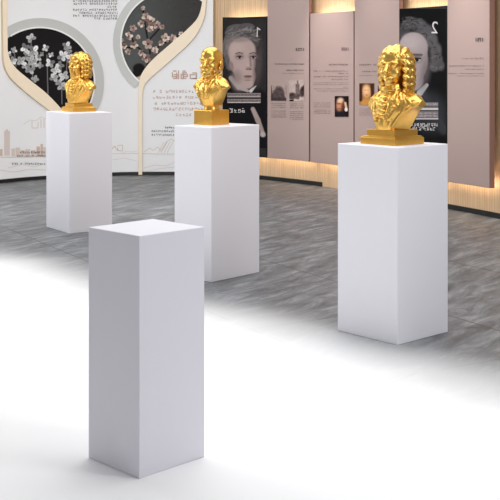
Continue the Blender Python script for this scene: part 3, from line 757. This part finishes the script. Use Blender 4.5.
def rim(f, cut, cutz, cutx):          # raised double band following the cut arm edge
    for s_ in (-1, 1):
        for dr, rr in ((.007, .0055), (.024, .004)):
            if s_ < 0: continue
            cx_ = cutx
            pts = [(s_*(cx_-(cut+dr)*math.cos(q)), cutz+(cut+dr)*math.sin(q)) for q in np.linspace(.32, 1.42, 10)]
            on(f, pts, rr, .002, out=.001, n=2)

def square_tiers(parent, tiers, name='base'):
    mb = MB(); z = 0
    prof = []
    for half, h in tiers: prof += [(half, z), (half, z+h)]; z += h
    def sq(a, z): return [(-a, -a, z), (a, -a, z), (a, a, z), (-a, a, z)]
    n0 = 0
    for a, zz in prof: mb.v += sq(a, zz)
    for i in range(len(prof)-1):
        for j in range(4):
            a, b = i*4+j, i*4+(j+1) % 4; mb.f.append((a, b, b+4, a+4)); mb.mi.append(0)
    mb.f.append((3, 2, 1, 0)); mb.mi.append(0); k = len(prof)*4-4; mb.f.append((k, k+1, k+2, k+3)); mb.mi.append(0)
    o = mb.build(name, M['gold_base'], parent); recalc(o)
    b = o.modifiers.new('b', 'BEVEL'); b.width = .003; b.segments = 2; b.limit_method = 'ANGLE'
    return z

def wig(T, seed, zlow, rx=.083, n=15, gap=58, top=.515):
    f = Field((-.17, -.16, .17), (.17, .18, .57), .0040); rr = random.Random(seed)
    f.ell(T((0, .030, .445)), (.074, .080, .070), .01, R=T.R)
    f.ell(T((0, .040, .385)), (.076, .052, .11), .02, R=T.R)
    # ringlets hanging round the sides and back, two layers
    for lay in range(2):
        m = n-lay*3
        for i in range(m):
            a = math.radians(-90+gap+(360-2*gap)*(i+.5*lay)/(m-1)); side = abs(math.cos(a))
            z0 = .492-.012*lay; z1 = zlow+rr.uniform(0, .02)+(.0 if side > .3 else .015)
            ph = rr.uniform(0, 6.28); turn = rr.uniform(150, 185)*(1 if math.cos(a) > 0 else -1); pts = []
            for t in np.linspace(0, 1, 34):
                z = z0+(z1-z0)*t; sph = math.sqrt(max(.12, 1-max(0, (z-.425)/.095)**2))
                bul = 1+.10*math.sin(t*math.pi)*side-.05*lay
                cx = rx*sph*bul*math.cos(a); cy = .024+.080*sph*bul*math.sin(a)
                q = ph+turn*(z0-z); h_ = .0072*(.5+.5*min(1, t*3))
                pts.append(T((cx+h_*math.cos(q), cy+h_*math.sin(q), z)))
            f.chain(pts, .0104, .006, .0078)
    # hair swept back from the forehead in waves
    for i in range(15):
        x0 = -.056+.008*i; pts = []
        for t in np.linspace(0, 1, 10):
            al = math.radians(-62+150*t); k_ = math.sqrt(max(.1, 1-(x0/.080)**2))
            pts.append(T((x0*(1+.25*t)+.005*math.sin(t*9+i*1.7), .018+.083*k_*math.sin(al), .432+(top-.432)*k_*math.cos(al)+.004*math.sin(t*14+i))))
        f.chain(pts, .0092, .004, .0075)
    for s_ in (-1, 1):      # rolls framing the forehead
        for i in range(6):
            x = s_*(.018+.010*i); z = .482-.010*i+(.004 if i % 2 else 0); y = -.066+.008*i
            c = T((x, y, z)); f.ell(c, (.0135, .0125, .0125), .003)
            f.ell(T((x, y-.012, z)), (.0045, .005, .0045), .002, True)
    return f

def jabot(f, sh, seed):
    r = random.Random(seed)
    for z, w in ((.072, .050), (.060, .055)):
        f.chain([(w*math.cos(a), -.012+(w+.004)*math.sin(a), sh+z-.012*math.cos(a-4.71)) for a in np.linspace(math.pi*1.05, math.pi*1.95, 9)], .009, .004)
    for i in range(6):       # ruffled neckcloth
        z = sh+.038-i*.023; w_ = .018+.003*i
        for s_ in (-1, 1):
            on(f, [(0, z), (s_*w_*.6, z-.010), (s_*w_, z-.004+r.uniform(-.004, .004))], .0095, .005, .007, .006)
    for s_ in (-1, 1):       # collar, lapels, cloak folds
        on(f, [(s_*.048, sh+.050), (s_*.062, sh+.01), (s_*.052, sh-.05), (s_*.034, sh-.12)], .0115, .006, .008, .004)
        on(f, [(s_*.072, sh+.040), (s_*.100, sh-.005), (s_*.088, sh-.055), (s_*.056, sh-.10)], .0085, .006, .006, .003)
        on(f, [(s_*.105, sh+.018), (s_*.130, sh-.025), (s_*.112, sh-.07)], .0075, .006, .006, .002)
        on(f, [(s_*.085, sh+.034), (s_*.145, sh-.0), (s_*.172, sh-.035)], .007, .006, .005, .002)
    for i in range(34):      # embroidery knots on the coat front
        s_ = r.choice((-1, 1)); z = sh-r.uniform(-.01, .11); x = s_*(r.uniform(.040, .080)-.2*max(0, sh-.05-z))
        p = surf(f, x, z, .003)
        if p: f.ell(p, (.0062, .005, .0055), .002)
    for i in range(4):
        p = surf(f, -.034+.002*i, sh-.03-i*.024, .006)
        if p: f.ell(p, (.006, .006, .006), .001)

def crease(f, seed, n, box, r=.0032):
    rr = random.Random(seed)
    for _ in range(n):
        x = rr.uniform(*box[0]); z = rr.uniform(*box[1]); dx = rr.uniform(-.012, .012)-.1*x
        on(f, [(x, z), (x+dx, z-rr.uniform(.015, .035))], r, .003, r*.6, .0005, rr.random() < .5, 3)

def bust(name, loc, rot, label, kind):
    root = empty(name, loc, rot)
    if kind == 'bearded':
        square_tiers(root, [(.085, .100)])
        f = Field((-.20, -.17, .09), (.20, .16, .58), .0040)
        sh = .284
        T = TF(math.radians(18), math.radians(2), move=(.004, -.006, .016))
        torso(f, .128, .136, sh, .150, .110, .205, .074)
        f.cap((0, .0, .098), (0, .0, .14), .056, .048, .004); f.below(.098)
        f.cap((0, .008, sh-.02), (0, -.005, .38), .056, .050, .02)
        head(f, T, True)
        for s_ in (-1, 1):
            f.chain([(s_*.02, .058, sh+.065), (s_*.056, .030, sh+.058), (s_*.064, -.02, sh+.040), (s_*.052, -.058, sh+.005)], .012, .006, .009)
            on(f, [(s_*.058, sh+.02), (s_*.050, sh-.03), (s_*.022, sh-.10)], .0105, .006, .007, .004)
            on(f, [(s_*.070, sh+.03), (s_*.096, sh-.012), (s_*.072, sh-.04), (s_*.040, sh-.10)], .0085, .006, .006, .003)
            on(f, [(s_*.085, sh+.020), (s_*.125, sh-.020), (s_*.120, sh-.045)], .007, .005, .005, .002)
            f.chain([(s_*.040, -.030, sh+.05), (s_*.02, -.064, sh+.022)], .010, .004, .012)
        for c, r_ in (((0, -.078, sh+.012), (.015, .012, .012)), ((.021, -.078, sh+.006), (.019, .010, .011)), ((-.021, -.078, sh+.006), (.019, .010, .011))): f.ell(c, r_, .003)
        for i in range(4):
            p = surf(f, .004, sh-.03-i*.022, .004)
            if p: f.ell(p, (.0055, .005, .0055), .001)
        crease(f, 5, 16, ((-.12, .12), (sh-.09, sh+.01)))
        for s_ in (-1, 1):
            f.chain([T((s_*.018, -.086, .378)), T((s_*.034, -.076, .356))], .003, .003, sub=True)
        f.build('figure', M['gold'], root)
        g = Field((-.12, -.16, .27), (.12, .14, .56), .0038); r = random.Random(2)
        for i in range(80):      # beard
            a = math.radians(r.uniform(-80, 80)); z = r.uniform(.325, .366)-.012*abs(math.cos(a))+.035*abs(math.sin(a))
            x, y = .052*math.sin(a), -.014-.064*math.cos(a); L_ = r.uniform(.016, .026)
            g.chain([T((x*.95, y, z)), T((x*1.05, y-.007, z-L_*.5)), T((x*.86, y-.002, z-L_))], .0075, .005, .004)
        for s_ in (-1, 1):
            for j in range(3): g.chain([T((s_*.004, -.096, .366-j*.003)), T((s_*.018, -.091, .361-j*.003)), T((s_*.036, -.074, .350-j*.005))], .0062, .003, .004)
            for i in range(70):  # short hair round the sides and back
                a = math.radians(r.uniform(-22, 95)); z = r.uniform(.368, .468)
                if a < math.radians(8) and (z > .43 or .375 < z < .41): continue
                k_ = math.sqrt(max(.3, 1-max(0, (z-.43)/.095)**2)); rx, ry = .064*k_, .085*k_
                x, y = s_*rx*math.cos(a), .010+ry*math.sin(a)
                g.chain([T((x, y, z)), T((x*1.04, y+.004*math.sin(a), z-.010)), T((x*1.0, y, z-.020))], .0065, .005, .0045)
        h = g.build('hair', M['gold'], root); h['label'] = 'gold beard and short side hair'
    else:
        big = kind == 'wig'
        zt = square_tiers(root, [(.120, .036), (.112, .008), (.096, .034)] if big else [(.112, .034), (.104, .006), (.088, .032)])
        f = Field((-.21, -.17, .07), (.21, .16, .57), .0040)
        sh = .238; cx = .232 if big else .222
        T = TF(math.radians(20 if big else 4), math.radians(3 if big else 1), move=(.014, -.014, .002) if big else (.006, -.010, -.004))
        torso(f, zt-.002, .184 if big else .172, sh, .170 if big else .162, .036, cx, .080, .088 if big else .080)
        f.cap((0, .005, sh-.02), (0, -.008, .36), .060, .050, .02)
        head(f, T); jabot(f, sh, 3 if big else 8); crease(f, 7, 20, ((-.15, .15), (sh-.09, sh+.01)))
        rim(f, .170 if big else .162, .036, cx)
        f.build('figure', M['gold'], root)
        g = wig(T, 4, .262, .080) if big else wig(T, 6, .285, .081, 14, 58, .512)
        h = g.build('hair', M['gold'], root); h['label'] = 'gold hair of thick hanging ringlets'
    if kind != 'bearded':
        for o_ in list(bpy.data.objects):
            if o_.parent == root and o_.name.split('.')[0] in ('figure', 'hair'):
                o_.rotation_euler = (0, 0, math.radians(-7 if big else 12)); o_.location = (.020, .0, 0) if big else (.012, 0, 0)
    tag(root, label, 'bust', 'gold composer busts on white plinths')
    del root['group']
    return root
bust('composer_bust', (.757, 5.99, 1.0), -math.radians(90-42.3), 'gold bust with a long curly wig on the right-hand plinth', 'wig')
bust('composer_bust', (-.262, 7.665, 1.006), -math.radians(90-47.8), 'gold bust of a bald bearded person on a plain cube base', 'bearded')
bust('composer_bust', (-1.485, 9.76, 1.001), -math.radians(90-34.1), 'gold bust in front of the orchid picture on the far left plinth', 'wig_short')

# ------------------------------------------------------------------ light
w = bpy.data.worlds.new('World'); sc.world = w; w.use_nodes = True
bg = w.node_tree.nodes['Background']; bg.inputs[0].default_value = (*lin((250, 250, 255)), 1); bg.inputs[1].default_value = 0.33
def area(name, loc, target, size, power, col=(1, 1, 1), sy=None):
    l = bpy.data.lights.new(name, 'AREA'); l.energy = power; l.size = size; l.color = col
    if sy: l.shape = 'RECTANGLE'; l.size_y = sy
    o = bpy.data.objects.new(name, l); C.objects.link(o); o.location = loc
    o.rotation_euler = (Vector(target)-Vector(loc)).to_track_quat('-Z', 'Y').to_euler(); return o
area('overhead_fill', (0.4, 5.5, 4.0), (0.2, 5.2, 0), 4.2, 112, (1, 1, 1), 3.0)  # added overhead area light, unseen, set back to shade the front plinth's near side
area('overhead_fill', (-.6, 9.6, 4.2), (-.6, 9.9, 0), 5.0, 135, (1, .99, .98), 3.5)  # second unseen overhead light, added to brighten the rear of the hall
area('plinth_fill', (-4.0, 8.0, 2.7), (0, 7.0, .9), 1.0, 44, (.98, .98, 1))  # unseen fill added to lift the left faces of the rear plinths
area('plinth_fill', (3.0, 3.0, 2.9), (.4, 6.4, .6), 1.2, 48, (.97, .97, 1))  # unseen fill added from the right for the plinths' right faces
area('wall_fill', (-1.6, 9.8, 1.5), (-1.6, 14.0, .45), 2.2, 44, (1, 1, 1), .4)  # unseen fill hung in open space, added to brighten the lower white wall
def spot(loc, target, power, ang, col=(1, .95, .88), blend=.8):
    l = bpy.data.lights.new('ceiling_spotlight', 'SPOT'); l.energy = power; l.spot_size = math.radians(ang); l.spot_blend = blend; l.shadow_soft_size = .06; l.color = col
    o = bpy.data.objects.new('ceiling_spotlight', l); C.objects.link(o); o.location = loc
    o.rotation_euler = (Vector(target)-Vector(loc)).to_track_quat('-Z', 'Y').to_euler()
for px, pw in ((331, 135), (378, 45), (468, 105)):
    q = hit(PF, px); nn = np.array([-.85, -.52]); s0 = q+nn*.75
    spot((s0[0], s0[1], 3.2), (q[0], q[1], 1.45), pw*1.25, 40, (1, .94, .86), 1.0)

# ------------------------------------------------------------------ camera
cd = bpy.data.cameras.new('camera'); cam = bpy.data.objects.new('camera', cd); C.objects.link(cam)
cam.location = (0, 0, EYE); cam.rotation_euler = (math.radians(90), 0, 0)
cd.sensor_width = 36; cd.lens = F/500*36; cd.shift_y = -(250-HY)/500; cd.clip_end = 100
sc.camera = cam
sc.view_settings.view_transform = 'Standard'; sc.view_settings.look = 'None'; sc.view_settings.gamma = 1; sc.view_settings.exposure = 0.0
sc.view_settings.use_curve_mapping = False
